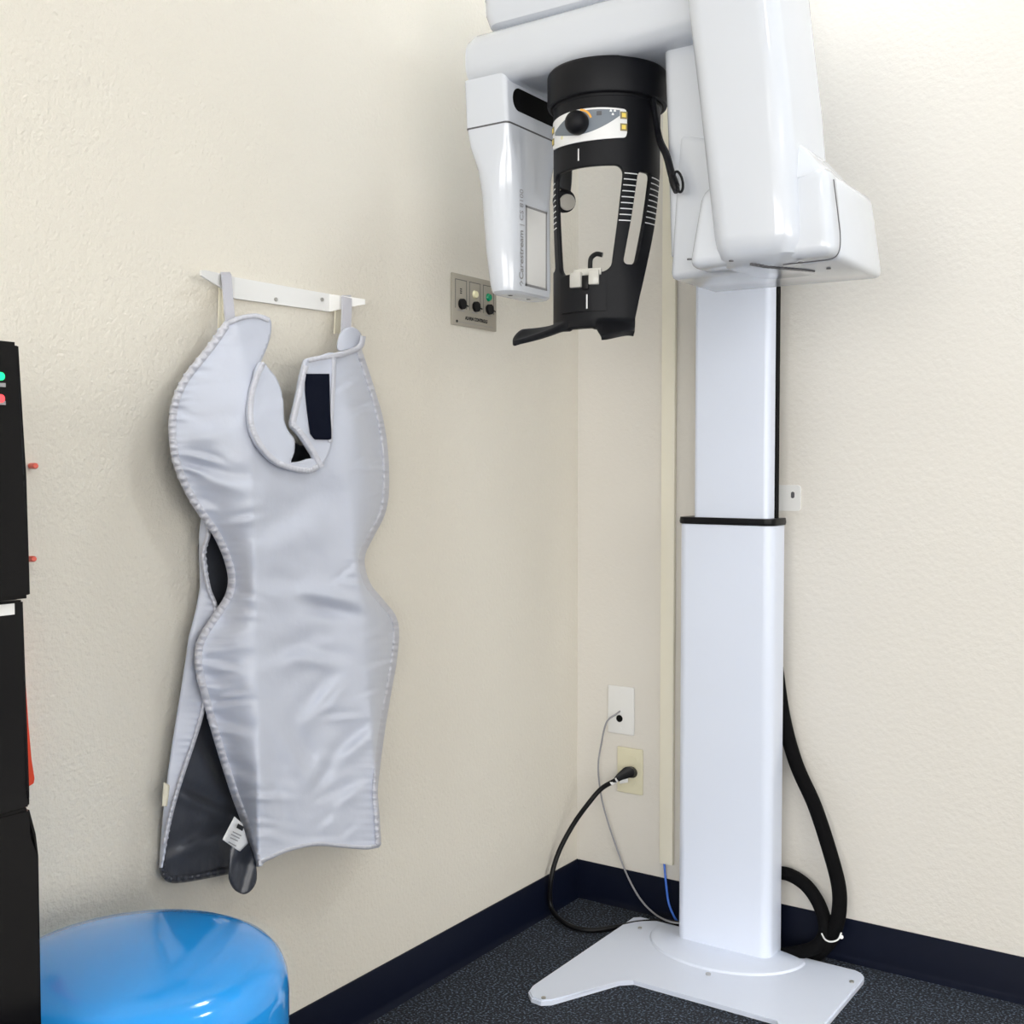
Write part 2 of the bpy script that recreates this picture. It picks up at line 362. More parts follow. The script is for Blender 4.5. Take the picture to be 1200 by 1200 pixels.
# detector side
up_ = finish('detector_arm', zloft(NB(), [(1.663, .190, .282, -.716, -.546, .007), (1.745, .190, .282, -.724, -.546, .010)]), 'white', xm)
bm = NB()
sl = [(.2821, a, b) for a, b in ring(-.700, -.545, 1.687, 1.727, .0195, 8)]
finish('slot', prism(bm, sl, (.0012, 0, 0)), 'dark', up_)
det = finish('detector_housing', zloft(NB(), [(1.660, .190, .282, -.716, -.546, .010), (1.630, .1915, .282, -.713, -.546, .016), (1.590, .196, .281, -.708, -.546, .034), (1.545, .200, .281, -.706, -.546, .040), (1.45, .208, .281, -.703, -.548, .036),
             (1.385, .2185, .281, -.700, -.55, .030), (1.370, .222, .279, -.697, -.552, .028), (1.366, .227, .274, -.690, -.557, .024)]), 'white', xm)
finish('seam', zloft(NB(), [(1.6598, .1897, .2824, -.7165, -.5455, .0100), (1.6628, .1897, .2824, -.7165, -.5455, .0075)]), 'seam', det)
def xf(px, py, x=.2814): return onx(px, py, x)
a, b_, c, d_ = xf(616, 241), xf(641, 248), xf(642, 341), xf(617, 335)
y0, y1 = a.y, b_.y; z1, z0 = (a.z + b_.z) / 2, (c.z + d_.z) / 2
bm = NB()
tk = .004
for q in ((y0, y1, z1 - tk, z1), (y0, y1, z0, z0 + tk), (y0, y0 + tk, z0, z1), (y1 - tk, y1, z0, z1)): box(bm, .2808, .2818, *q)
finish('sensor_outline', bm, 'ink_grey', det)
BX('sensor_window', .2806, .2813, y0 + tk, y1 - tk, z0 + tk, z1 - tk, 'white_matte', det)
ty = y0 - .008
zt0 = xf(613, 336).z
finish('lettering', text_bm('Carestream', .0185, lambda u, v: Vector((.2816, ty - v, zt0 + .012 + u)), bold=.0004), 'ink_grey', det)
zt1 = zt0 + .012 + .096
finish('lettering', text_bm('| CS 8100', .0165, lambda u, v: Vector((.2816, ty - v, zt1 + u))), 'ink_grey', det)
bm = NB()
for q in (((0, 0), (.006, .007), (.0075, .0055), (.003, 0)), ((0, .0), (.003, 0), (.0075, .0155), (.006, .014))):
    pass
prism(bm, [(.2815, ty - .006, zt0), (.2815, ty - .012, zt0 + .005), (.2815, ty - .006, zt0 + .010), (.2815, ty, zt0 + .005), (.2815, ty - .002, zt0 + .005), (.2815, ty - .006, zt0 + .0083), (.2815, ty - .0100, zt0 + .005), (.2815, ty - .006, zt0 + .0017)], (.0004, 0, 0))
finish('logo', bm, 'ink_grey', det)
for yy in (-.66, -.60): finish('screw', disc(NB(), (.25, yy, 1.3662), (0, 0, -1), .004, .001), 'seam', det)
# tube side
ta = finish('tube_arm', zloft(NB(), [(1.356, .722, .812, -.745, -.62, .03), (1.359, .708, .827, -.765, -.61, .035), (1.368, .703, .834, -.780, -.60, .036), (1.385, .701, .836, -.788, -.60, .036), (1.40, .699, .836, -.790, -.60, .034),
            (1.60, .676, .818, -.791, -.60, .03), (1.76, .655, .798, -.792, -.60, .03), (1.83, .648, .790, -.790, -.60, .03), (1.85, .655, .783, -.78, -.61, .03), (1.857, .67, .77, -.765, -.62, .03)]), 'white', xm)
th = finish('tube_housing', NB() if False else hexa(NB(), [(.590, -.700, 1.357), (.885, -.735, 1.357), (.885, -.518, 1.357), (.590, -.53, 1.357),
            (.600, -.690, 1.60), (.868, -.73, 1.487), (.868, -.525, 1.487), (.600, -.54, 1.60)], .012, 4), 'white', xm)
finish('inner_shield', zloft(NB(), [(1.40, .582, .74, -.690, -.55, .02), (1.60, .575, .73, -.690, -.55, .02), (1.738, .568, .70, -.690, -.55, .02)]), 'white', xm)
tf = finish('tube_cover', hexa(NB(), [(.655, -.772, 1.360), (.884, -.766, 1.360), (.884, -.70, 1.360), (.655, -.70, 1.360),
            (.672, -.760, 1.475), (.870, -.760, 1.490), (.868, -.70, 1.497), (.672, -.70, 1.515)], .016, 4), 'white', xm)
hexa(bmf := NB(), [(.80, -.770, 1.470), (.872, -.757, 1.478), (.868, -.60, 1.478), (.80, -.60, 1.47), (.795, -.760, 1.545), (.822, -.735, 1.535), (.822, -.62, 1.535), (.795, -.62, 1.545)], .01, 3)
finish('tube_shoulder', bmf, 'white', xm)
# seam between cover and housing on the side
finish('seam', tube(NB(), spline([Vector(q) for q in ((.8735, -.7335, 1.474), (.8810, -.7340, 1.42), (.8846, -.7345, 1.388), (.8830, -.7350, 1.368), (.874, -.7365, 1.3585), (.85, -.739, 1.3565), (.80, -.741, 1.3562))], 8), .0009, 6), 'seam', tf)
va, vb = onz(884, 312.5, 1.3555), onz(942, 317, 1.3555)
for k in range(14):
    p = va.lerp(vb, k / 13)
    bm = hexa(NB(), [p + Vector(q) for q in ((0, -.018, -.0008), (.0024, -.018, -.0008), (.0114, .018, -.0008), (.009, .018, -.0008), (0, -.018, .003), (.0024, -.018, .003), (.0114, .018, .003), (.009, .018, .003))])
    finish('vent_slot', bm, 'seam', th)
for px, py in ((808, 303), (857, 305), (938, 307), (971, 314)): finish('screw', disc(NB(), onz(px, py, 1.3565), (0, 0, -1), .0035, .0018), 'seam', th)

# --- positioning frame (black) under the gantry
cap = finish('rotation_cap', lathe(NB(), (CX, CY, 0), [(.10, 1.734), (.1035, 1.730), (.1045, 1.727), (.1045, 1.680), (.103, 1.676), (.099, 1.674), (.0955, 1.676), (.0945, 1.671), (.092, 1.669)], 72), 'black_soft', xm)
PHI0, RS = -88.0, .0935
def phimax(z): return interp([(1.262, 52), (1.30, 58), (1.34, 64), (1.40, 75), (1.47, 89), (1.56, 104), (1.68, 106)], z)
def shell(rel, z, r=RS):
    a = R(PHI0 + rel); return Vector((CX + r * math.cos(a), CY + r * math.sin(a), z))
def rrect(x, y, x0, x1, y0, y1, r):
    cx, cy = (x0 + x1) / 2, (y0 + y1) / 2; dx = abs(x - cx) - (x1 - x0) / 2 + r; dy = abs(y - cy) - (y1 - y0) / 2 + r
    return math.hypot(max(dx, 0), max(dy, 0)) + min(max(dx, dy), 0) - r
def hole(q, z):
    pm = R(phimax(z)) * RS; u = q * pm
    d = rrect(u, z, -.445 * pm, .445 * pm, 1.379, 1.556, .017)
    for s, f_ in ((-1, 1.3), (1, .80)): d = min(d, rrect(u * s, z, .60 * pm, f_ * pm, 1.392, 1.549, .009))
    return d                                    # negative inside a hole
ZB, ZT, NQ, NZ = 1.303, 1.674, 180, 150
NL = 16
def lip(q, v):
    """flared rest below the frame: v 0..1 from the root to the rim"""
    a = abs(q); ln = .004 + .096 * ss(.27, .43, a) * (1 - .55 * ss(.45, 1, a))
    rel = q * phimax(ZB); p = shell(rel, ZB)
    dr = R(PHI0 + (1 if q > 0 else -1) * 25 * ss(0, .4, a))
    drop = (.014 + .010 * ss(.2, .4, a)) * v + .017 * v * v * ss(.29, .43, a) * ((1 - .75 * ss(.43, .95, a)) if q > 0 else (1 - ss(.43, .8, a))) - (.010 * ss(.45, .85, a) * v if q < 0 else 0)
    return p + Vector((math.cos(dr), math.sin(dr), 0)) * ln * (v ** 1.8) - Vector((0, 0, drop))
bm = NB(); V = {}
def qz(i, j): return -1 + 2 * i / NQ, ZB + (ZT - ZB) * j / NZ
kept = set()
for i in range(NQ):
    for j in range(NZ):
        q, z = qz(i + .5, j + .5)
        if hole(q, z) > 0: kept.add((i, j))
def sv(i, j):
    if (i, j) in V: return V[(i, j)]
    q, z = qz(i, j)
    nb = [(i, j), (i - 1, j), (i, j - 1), (i - 1, j - 1)]
    nb = [c for c in nb if 0 <= c[0] < NQ and 0 <= c[1] < NZ]
    if not all(c in kept for c in nb):
        for _ in range(3):
            d = hole(q, z); k = R(phimax(z)) * RS; e = 1e-4
            gx = (hole(q + e / k, z) - hole(q - e / k, z)) / (2 * e); gz = (hole(q, z + e) - hole(q, z - e)) / (2 * e)
            g = gx * gx + gz * gz
            if g > 1e-6: q -= d * gx / g / k; z -= d * gz / g
    V[(i, j)] = bm.verts.new(shell(q * phimax(z), z)); return V[(i, j)]
for i, j in sorted(kept):
    bm.faces.new((sv(i, j), sv(i + 1, j), sv(i + 1, j + 1), sv(i, j + 1)))
LV = {}
def lv(i, k):
    if k == 0: return sv(i, 0)
    if (i, k) not in LV: LV[(i, k)] = bm.verts.new(lip(qz(i, 0)[0], k / NL))
    return LV[(i, k)]
for i in range(NQ):
    for k in range(NL): bm.faces.new((lv(i, k + 1), lv(i + 1, k + 1), lv(i + 1, k), lv(i, k)))
pf = finish('positioning_frame', bm, 'black_soft', xm, ang=60, flip=False)
solidify(pf, .008, -1)
def patch(rel0, rel1, z0, z1, r, n=20, th=.0012, zf=None):
    """curved plate on the frame; zf(rel, t) gives z for t = 0 / 1"""
    bm = NB(); g = []
    for k in range(n + 1):
        rel = lerp(rel0, rel1, k / n); za, zb_ = (z0, z1) if zf is None else (zf(rel, 0), zf(rel, 1))
        g.append([bm.verts.new(shell(rel, za, r)), bm.verts.new(shell(rel, zb_, r)), bm.verts.new(shell(rel, zb_, r + th)), bm.verts.new(shell(rel, za, r + th))])
    for a, b_ in zip(g, g[1:]):
        for i in range(4): bm.faces.new((a[i], a[(i + 1) % 4], b_[(i + 1) % 4], b_[i]))
    bm.faces.new(g[0]); bm.faces.new(list(reversed(g[-1])))
    return bm
# tick marks on the four uprights
def qrel(q, z): return q * phimax(z)
for k in range(9):
    z = 1.545 - k * .0098 - .002
    for qa, qb in ((.45, .595), (.805, .99)):
        for s in ((-1, 1) if qa < .5 else (1,)):
            finish('tick_mark', patch(s * qrel(qa, z), s * qrel(qb, z), z - .0008, z + .0008, RS, 6, .0006), 'panel_white', pf)
finish('centre_mark', patch(-4.0, -2.6, 1.567, 1.587, RS, 2, .0006), 'panel_white', pf)
finish('centre_mark', patch(7.0, 8.4, 1.318, 1.342, RS + .004, 2, .0006), 'panel_white', pf)
finish('chin_guard', patch(-27, 27, 1.314, 1.374, RS - .001, 20, .004), 'black_soft', pf)
# control panel
PC, PW = -1.5, 49
def pz(rel, t):
    k = (rel - PC) / PW
    e_ = max(0, (abs(k) - .93) / .07); ins = .007 * (1 - math.sqrt(max(0, 1 - e_ * e_)))
    return (1.597, 1.651)[t] + (-.004 * k * k - ins if t else .004 * k * k + ins)
cp = finish('control_panel', patch(PC - PW, PC + PW, 0, 0, RS + .0005, 100, .0022, pz), 'panel_white', xm)
RP = RS + .0028
def gz(rel, t):
    k = (rel + 2) / 44
    lo = 1.609 + .030 * max(0, k) ** 2 + .016 * max(0, -k) ** 1.5; hi = pz(rel, 1) - .003 - .022 * max(0, -k) ** 1.2
    return min(lo, hi - .0005) if t == 0 else hi
finish('grey_field', patch(-40, 40, 0, 0, RP, 30, .0005, gz), 'panel_grey', cp)
kc = shell(-1.5, 1.627, RP); kd = shell(-1.5, 1.627, RP + 1) - kc
bm = NB()
prof = [(.0185, 0), (.0195, .004), (.0195, .012), (.018, .018), (.0145, .0225), (.008, .0255), (.002, .0262)]
ka = Vector((0, 0, 1)); kb = kd.normalized().cross(ka)
loft(bm, [[kc + kd.normalized() * h + (ka * math.sin(2 * math.pi * k / 32) + kb * math.cos(2 * math.pi * k / 32)) * r for k in range(32)] for r, h in prof])
finish('knob', bm, 'black_soft', cp)
for s, (z_, ) in ((1, (1.637,)), (1, (1.6175,)), (-1, (1.633,)), (-1, (1.6135,))):
    rel = PC + s * 45.5
    finish('button', patch(rel - 3.6, rel + 3.6, z_ - .006, z_ + .006, RP, 4, .0008), 'btn', cp)
    finish('button_arrow', patch(rel - 2, rel + 2, z_ - .0035, z_ + .0035, RP + .0008, 3, .0006), 'yellow', cp)
bm = NB()
for k in range(12):
    a0, a1 = R(85 - k * 5.5), R(85 - (k + 1) * 5.5)
    q = [(r * math.cos(a), r * math.sin(a)) for a, r in ((a0, .021), (a1, .021), (a1, .0245), (a0, .0245))]
    pts = [shell(-1.5 + math.degrees(u / RP), 1.627 + v_, RP + .0006) for u, v_ in q]
    bm.faces.new([bm.verts.new(p) for p in pts])
finish('dial_arc', bm, 'amber', cp)
def trefoil():
    bm = NB()
    for k in range(3):
        for j in range(3):
            a0, a1 = R(90 + 120 * k - 24 + j * 16), R(90 + 120 * k - 24 + (j + 1) * 16)
            pts = [shell(33 + math.degrees(r * math.cos(a) / RP), 1.642 - r * math.sin(a), RP + .0007) for a, r in ((a0, .0018), (a1, .0018), (a1, .0055), (a0, .0055))]
            bm.faces.new([bm.verts.new(p) for p in pts])
    return bm
finish('radiation_symbol', trefoil(), 'panel_white', cp)
finish('display', patch(17, 22, 1.637, 1.644, RP + .0005, 3, .0005), 'seam', cp)
finish('led', disc(NB(), shell(-25, 1.612, RP), shell(-25, 1.612, RP + 1) - shell(-25, 1.612, RP), .003, .001), 'cream_lamp', cp)
# temple arms hanging inside the frame
def temple(s, p0, pts, pad):
    path = spline([p0] + pts, 8)
    out = Vector((1, .15, 0)).normalized()
    fl = (out, .7)
    t_ = finish('temple_arm', tube(NB(), path, lambda t: lerp(.0072, .0090, t), 12, fl), 'black_soft', xm)
    return t_
rt = temple(1, shell(82, 1.678, .094), [ony(772, 160, -.665), ony(781, 182, -.708), ony(787, 204, -.716), ony(792, 219, -.718)], None)
lp = []
for k in range(25):
    a = 2 * math.pi * k / 24; lp.append(ony(795 + 5 * math.cos(a) - 2 * math.sin(a), 213 - 12 * math.sin(a), -.722))
finish('loop', tube(NB(), lp[:-1] + [lp[0]], .0022, 8), 'black_soft', rt)
finish('strap_end', tube(NB(), spline([ony(787, 203, -.716), ony(789.5, 213, -.717), ony(793, 224, -.718)], 6), lambda t: lerp(.008, .011, math.sin(t * 3.0)), 12, (Vector((1, .15, 0)).normalized(), .6)), 'black', rt)
lt = temple(-1, ony(668, 150, -.60), [ony(667, 180, -.60), ony(666.5, 205, -.60), ony(665, 222, -.60), ony(662, 236, -.60)], None)
pc_ = ony(664.5, 237, -.618); pn = (CAM - pc_).normalized() + Vector((.55, .0, 0))
finish('pad_holder', disc(NB(), ony(660, 236, -.606), pn, .0205, .010, 24), 'black_soft', lt)
bm = disc(NB(), pc_, pn, .0145, .006, 24, .0138)
pad_ = finish('temple_pad', bm, 'pad', lt)
# bite support
def onshell_box(name, rel0, rel1, z0, z1, r0, r1, material, parent, bev=.002):
    P = [shell(rel0, z0, r1), shell(rel1, z0, r1), shell(rel1, z0, r0), shell(rel0, z0, r0), shell(rel0, z1, r1), shell(rel1, z1, r1), shell(rel1, z1, r0), shell(rel0, z1, r0)]
    return finish(name, hexa(NB(), P, bev, 2), material, parent)
bh = onshell_box('bite_holder', -8, 22, 1.374, 1.386, RS - .014, RS + .004, 'clear', xm)
onshell_box('clip', -10, 2, 1.354, 1.380, RS - .002, RS + .010, 'clear', bh)
onshell_box('clip', 10, 20, 1.357, 1.382, RS - .002, RS + .010, 'clear', bh)
onshell_box('clip_block', 2.5, 9.5, 1.350, 1.372, RS - .002, RS + .006, 'black', bh)
pb = shell(9, 1.376, RS - .006)
finish('bite_rod', tube(NB(), spline([pb, pb + Vector((0, 0, .018)), pb + Vector((.002, 0, .028)), pb + Vector((.010, .003, .034)), pb + Vector((.020, .006, .032))], 8), .0042, 10), 'black', xm)

# ------------------------------------------------------------------ lead apron, its hanger
hp = lambda px, py, x: onx(px, py, x)
hg = thing('apron_hanger', (0, onx(330, 345, 0).y, onx(330, 345, 0).z - .03), 'white metal wall bracket with two outward hooks holding the grey apron', 'hanger')
def strip(bm, pts, th=.004):
    """pts: list of (top point, bottom point); extruded in +x"""
    g = []
    for a, b_ in pts: g.append([bm.verts.new(q) for q in (a, b_, b_ + Vector((th, 0, 0)), a + Vector((th, 0, 0)))])
    for p, q in zip(g, g[1:]):
        for i in range(4): bm.faces.new((p[i], p[(i + 1) % 4], q[(i + 1) % 4], q[i]))
    bm.faces.new(g[0]); bm.faces.new(list(reversed(g[-1]))); return bm
HX = .046
bar = finish('bar', strip(NB(), [(hp(272, 325, .001), hp(272, 350, .001)), (hp(385, 345, .001), hp(385, 365.5, .001))], .005), 'white_matte', hg)
finish('hook', strip(NB(), [(hp(234, 317, HX), hp(234, 323, HX)), (hp(239, 317, HX - .004), hp(240, 327, HX - .004)), (hp(258, 321, .022), hp(258, 338, .022)), (hp(273, 325, .002), hp(273, 350, .002))], .004), 'white_matte', hg)
finish('hook', strip(NB(), [(hp(384, 345, .002), hp(384, 365.5, .002)), (hp(396, 346.5, .022), hp(396, 363, .022)), (hp(420, 350, HX - .004), hp(418, 358, HX - .004)), (hp(426, 351, HX), hp(426, 357, HX))], .004), 'white_matte', hg)
for px, py in ((323, 351), (377, 351)): finish('screw', disc(NB(), onx(px, py, .006), (1, 0, 0), .0035, .002), 'steel', bar)

FRONT = [(262, 379), (280, 371), (300, 368), (316, 373), (318, 388), (313, 407), (306, 424), (299, 445), (295, 468), (296, 495), (303, 515), (318, 532), (340, 543), (358, 546),
         (374, 541), (384, 525), (388, 500), (388, 460), (388, 430), (393, 414), (408, 410), (421, 404), (428, 424), (438, 455), (448, 490), (454, 530), (455, 575), (450, 603), (437, 629), (428, 648),
         (427, 664), (434, 685), (450, 705), (463, 722), (467, 742), (464, 775), (458, 810), (452, 845), (447, 880), (444, 905), (442, 928), (444, 955), (446, 982), (445, 992), (430, 995), (400, 993), (370, 991), (340, 997), (314, 1008), (302, 1016), (297, 1006),
         (290, 985), (283, 962), (272, 932), (260, 895), (250, 862), (241, 830), (233, 800), (229, 776), (231, 754), (241, 734), (256, 712), (265, 696), (268, 678), (263, 655),
         (252, 630), (240, 612), (225, 590), (212, 565), (203, 540), (199, 515), (199, 490), (204, 465), (215, 442), (232, 420), (247, 401)]
FP = smooth_poly(FRONT, 3)
LEDGE = [(379, 262), (401, 247), (420, 232), (442, 215), (465, 204), (490, 199), (515, 199), (540, 203), (565, 212), (590, 225), (612, 240), (630, 252), (655, 263), (678, 268), (696, 265), (712, 256), (734, 241), (754, 231), (776, 229), (800, 233), (830, 241), (862, 250), (895, 260), (932, 272), (962, 283), (985, 290), (1016, 300)]
REDGE = [(404, 421), (424, 428), (455, 438), (490, 448), (530, 454), (575, 455), (603, 450), (629, 437), (648, 428), (664, 427), (685, 434), (705, 450), (722, 463), (742, 467), (775, 464), (810, 458), (845, 452), (880, 447), (905, 444), (928, 442), (955, 444), (990, 446)]
LFOLD = [(370, 275), (400, 283), (440, 291), (500, 294), (600, 297), (700, 299), (850, 303), (1010, 303)]
RFOLD = [(400, 398), (450, 396), (500, 398), (560, 408), (650, 415), (750, 425), (850, 433), (930, 441), (1000, 446)]
def crease(px, py, cx, cy, ang, ln, wd, amp):
    dx, dy = px - cx, py - cy; c, s = math.cos(R(ang)), math.sin(R(ang)); u = dx * c + dy * s; v_ = -dx * s + dy * c
    return amp * math.exp(-(u / ln) ** 2) * (v_ / wd) * math.exp(-(v_ / wd) ** 2) * 2.3
CREASES = [(384, 706, 12, 34, 11, -.0085), (345, 765, -20, 30, 14, .006), (372, 820, -50, 32, 12, .005), (330, 690, 20, 22, 14, .004), (350, 880, 60, 40, 13, .005), (415, 870, -40, 26, 10, .005), (405, 930, -35, 24, 9, .004), (375, 905, -60, 22, 10, -.004),
           (262, 560, 12, 34, 12, .0035), (250, 500, -8, 30, 14, .003), (245, 800, 14, 26, 9, .0035), (262, 850, 16, 28, 9, .0035), (275, 905, 20, 26, 9, .003), (268, 740, -14, 30, 9, .003), (330, 620, -30, 40, 20, .004), (380, 610, 60, 50, 22, .003), (425, 510, 75, 46, 12, .003), (375, 770, 10, 26, 10, .004), (320, 930, 75, 46, 12, .003)]
rc = random.Random(11)
for k in range(46):
    yy = rc.uniform(430, 985)
    if k % 2: CREASES.append((interp(LEDGE, yy) + rc.uniform(10, 50), yy, rc.uniform(-14, 26), rc.uniform(12, 26), rc.uniform(4, 6.5), rc.uniform(.0012, .0026)))
    else: CREASES.append((interp(REDGE, yy) - rc.uniform(8, 32 if yy < 800 else 70), yy, rc.uniform(-45, 5), rc.uniform(10, 22), rc.uniform(4, 6), rc.uniform(.0012, .0024)))
def wfront(px, py):
    L, Rr = interp(LEDGE, py), interp(REDGE, py); lf, rf = interp(LFOLD, py), interp(RFOLD, py)
    top = ss(365, 560, py); mid = lerp(.062, .112, top) + .022 * ss(700, 1010, py); el = lerp(.058, .062, top); er = .052
    if px < lf:
        t = max(0, (px - L) / max(1, lf - L)); w_ = lerp(el, mid + .012, ss(0, 1, t) * .5 + t * .5)
    elif px > rf:
        t = max(0, (Rr - px) / max(1, Rr - rf)); w_ = lerp(er, mid + .006, math.sin(min(1, t) * math.pi / 2) ** .9)
    else:
        t = (px - lf) / max(1, rf - lf); w_ = mid + .012 * (1 - t) + .006 * t - .016 * math.sin(math.pi * t) * ss(450, 600, py)
    for c in CREASES: w_ += 1.5 * crease(px, py, *c)
    w_ += .0035 * noise.noise(Vector((px * .018, py * .022, 3.1))) * ss(380, 480, py) + .0016 * noise.noise(Vector((px * .05, py * .06, 7.7)))
    for d in (px - L, Rr - px):
        if d < 30: w_ += .0022 * math.exp(-max(d, 0) / 10) * math.sin(py * .72 + 1.3 * math.sin(py * .05))
    return w_
WA = onx(330, 700, .05)
ap = thing('lead_apron', (.06, WA.y, onx(330, 1040, .06).z), 'grey vinyl X-ray protection apron with collar hanging on the left wall', 'apron')
fr = finish('front_panel', grid_sheet(FP, 2.6, lambda px, py: onx(px, py, wfront(px, py))), 'lead', ap, ang=80, flip=False)
solidify(fr, .004, -1, 'lining')
def ribbon(pts, width, side, wf, amp=.0022, period=7.5, lift=.0025, step=1.6):
    """gathered hem: a puckered strip along pts (pixels), running inwards on one side"""
    P = [Vector((x, y, 0)) for x, y in pts]; P = spline(P, 26); bm = NB(); rows = []; acc = 0
    for i, p in enumerate(P):
        t = (P[min(i + 1, len(P) - 1)] - P[max(i - 1, 0)])
        if t.length == 0: continue
        t.normalize(); n_ = Vector((-t.y, t.x, 0)) * side
        if i: acc += (p - P[i - 1]).length
        row = []
        for f_ in (-.12, 0, .25, .5, .75, 1.0):
            q = p + n_ * width * f_
            ridge = amp * abs(math.sin(math.pi * acc / period + .8 * math.sin(acc * .07))) ** .6 * math.sin(math.pi * min(1, max(0, (f_ + .12) / 1.12)))
            row.append(bm.verts.new(onx(q.x, q.y, wf(q.x, q.y) + (lift if 0 < f_ < 1 else (lift * .4 if f_ == 0 else -.003)) + ridge)))
        rows.append(row)
    for a, b_ in zip(rows, rows[1:]):
        for k in range(5): bm.faces.new((a[k], a[k + 1], b_[k + 1], b_[k]))
    return bm
lp_ = [(x, y) for y, x in LEDGE]; rp_ = [(x, y) for y, x in REDGE]
for pts, wd, sd in ((lp_, 9, -1), (rp_, 7, 1), ([(262, 379), (280, 371), (300, 368), (316, 373)], 6, 1), ([(302, 1014), (314, 1008), (340, 997), (370, 991), (400, 993), (430, 995), (445, 992)], 5, -1)):
    sp = len(pts) > 10
    finish('hem', ribbon(pts, wd, sd, wfront, .0036 if sp else .0010, 7.0 if sp else 6), 'binding', ap, ang=80, flip=False)
# collar
def wcol(px, py): return wfront(min(max(px, 300), 388), max(py, 545)) * lerp(.72, 1, ss(420, 545, py)) + .014 + .010 * math.sin(px * .06) * .4 + .002 * noise.noise(Vector((px * .07, py * .07, 1)))
LC = smooth_poly([(306, 424), (316, 433), (326, 447), (332, 470), (333, 492), (338, 505), (345, 515), (345, 530), (341, 542), (352, 541), (366, 537), (374, 545), (362, 554), (345, 552), (325, 545), (308, 530), (296, 510), (291, 490), (292, 465), (298, 442)], 3)
RC = smooth_poly([(361, 420), (376, 417), (393, 414), (393, 440), (391, 480), (389, 518), (382, 537), (374, 549), (366, 533), (355, 515), (346, 504), (341, 496), (347, 468), (352, 445), (356, 428)], 3)
for nm, pl in (('collar', LC), ('collar', RC)):
    c_ = finish(nm, grid_sheet(pl, 1.8, lambda px, py: onx(px, py, wcol(px, py))), 'lead', ap, ang=80, flip=False)
    solidify(c_, .006, -1)
finish('hem', ribbon([(306, 424), (298, 442), (292, 465), (291, 490), (296, 510), (308, 530), (325, 545), (345, 552), (362, 554), (374, 549)], 7, -1, wcol, .0012, 4), 'binding', ap, ang=80, flip=False)
finish('hem', ribbon([(361, 420), (376, 417), (393, 414), (408, 410), (420, 404), (423, 393)], 6, 1, lambda x, y: wcol(min(x, 392), y) if x < 392 else lerp(wcol(392, y), .07, ss(392, 420, x)), .0008, 5), 'binding', ap, ang=80, flip=False)
finish('hem', ribbon([(393, 417), (393, 440), (391, 480), (389, 518)], 5, 1, wcol, .0008, 5), 'binding', ap, ang=80, flip=False)
finish('hem', ribbon([(356, 428), (352, 445), (347, 468), (341, 496), (346, 504), (355, 515), (366, 533), (374, 549)], 7, -1, wcol, .0012, 5), 'binding', ap, ang=80, flip=False)
ve = finish('hook_and_loop_patch', grid_sheet([(359, 438), (386, 438), (387, 480), (388.5, 505), (388.5, 515), (370, 515), (365, 508), (361, 480), (359, 458)], 2, lambda px, py: onx(px, py, wcol(px, py) + .004)), 'velcro', ap, ang=80, flip=False)
solidify(ve, .003, -1)
tb = finish('shoulder_tab', grid_sheet(smooth_poly([(397, 411), (397, 396), (402, 387), (412, 383), (421, 388), (424, 397), (417, 407)], 3), 1.8, lambda px, py: onx(px, py, .058 + .006 * math.sin((px - 397) * .12))), 'lead', ap, ang=80, flip=False)
solidify(tb, .004, -1)
# back panel: lining seen from inside, outer flap curling forward on the left
BACK = smooth_poly([(234, 640), (236, 690), (226, 750), (213, 825), (201, 903), (193, 962), (189, 1012), (193, 1027), (203, 1033), (230, 1030), (268, 1023), (300, 1003), (350, 985), (425, 935), (438, 905), (446, 850), (452, 760), (430, 705), (418, 660), (440, 600), (444, 500), (424, 432), (400, 425),
                    (385, 450), (362, 515), (348, 520), (334, 505), (312, 470), (300, 430), (275, 400), (247, 430), (220, 480), (216, 520), (228, 575), (240, 615)], 3)
def wback(px, py):
    k = ss(600, 900, py)
    return .014 + .006 * math.exp(-((px - 235) / 40) ** 2) * k + .006 * noise.noise(Vector((px * .022, py * .015, 9))) * k + crease(px, py, 232, 935, 25, 30, 9, .006) + crease(px, py, 225, 985, -30, 30, 10, .006) + crease(px, py, 250, 900, 65, 40, 12, .005) + .0015 * math.sin(px * .7) * ss(1000, 1030, py)
bk = finish('back_panel', grid_sheet(BACK, 3, lambda px, py: onx(px, py, wback(px, py))), 'lining', ap, ang=80, flip=False)
solidify(bk, .004, -1, 'lead')
FL = [(596, 237, 242), (625, 233, 246), (650, 233, 240), (688, 234, 246), (712, 230, 254), (747, 221, 250), (790, 215, 246), (833, 208, 239), (870, 202, 228), (903, 197, 217), (935, 193, 207), (962, 190, 200), (990, 188, 194), (1019, 186, 187.5)]
bm = NB(); rows = []
for k in range(0, 211):
    y = lerp(596, 1017, k / 210); a = interp([(q[0], q[1]) for q in FL], y); b_ = interp([(q[0], q[2]) for q in FL], y); row = []
    for i in range(9):
        t = i / 8; px = lerp(a, b_, t)
        ed = math.exp(-(1 - t) * 4) * .0018 * math.sin(y * .75)
        row.append(bm.verts.new(onx(px, y, lerp(.036, .050, t ** .8) + ed + .002 * noise.noise(Vector((px * .05, y * .04, 5))))))
    rows.append(row)
for a, b_ in zip(rows, rows[1:]):
    for i in range(8): bm.faces.new((a[i], b_[i], b_[i + 1], a[i + 1]))
sf = finish('back_flap', bm, 'lead', ap, ang=80, flip=False); solidify(sf, .003, -1)
finish('hem', ribbon([(q[2] + .5, q[0]) for q in FL[:-1]], 5, 1, lambda x, y: .0500, .0040, 7.5), 'binding', ap, ang=80, flip=False)
finish('hem', ribbon([(186.5, 1012), (190, 1026), (202, 1034), (230, 1031), (268, 1023.5)], 8, -1, lambda x, y: wback(x, y) + .002, .0035, 7), 'lining', ap, ang=80, flip=False)
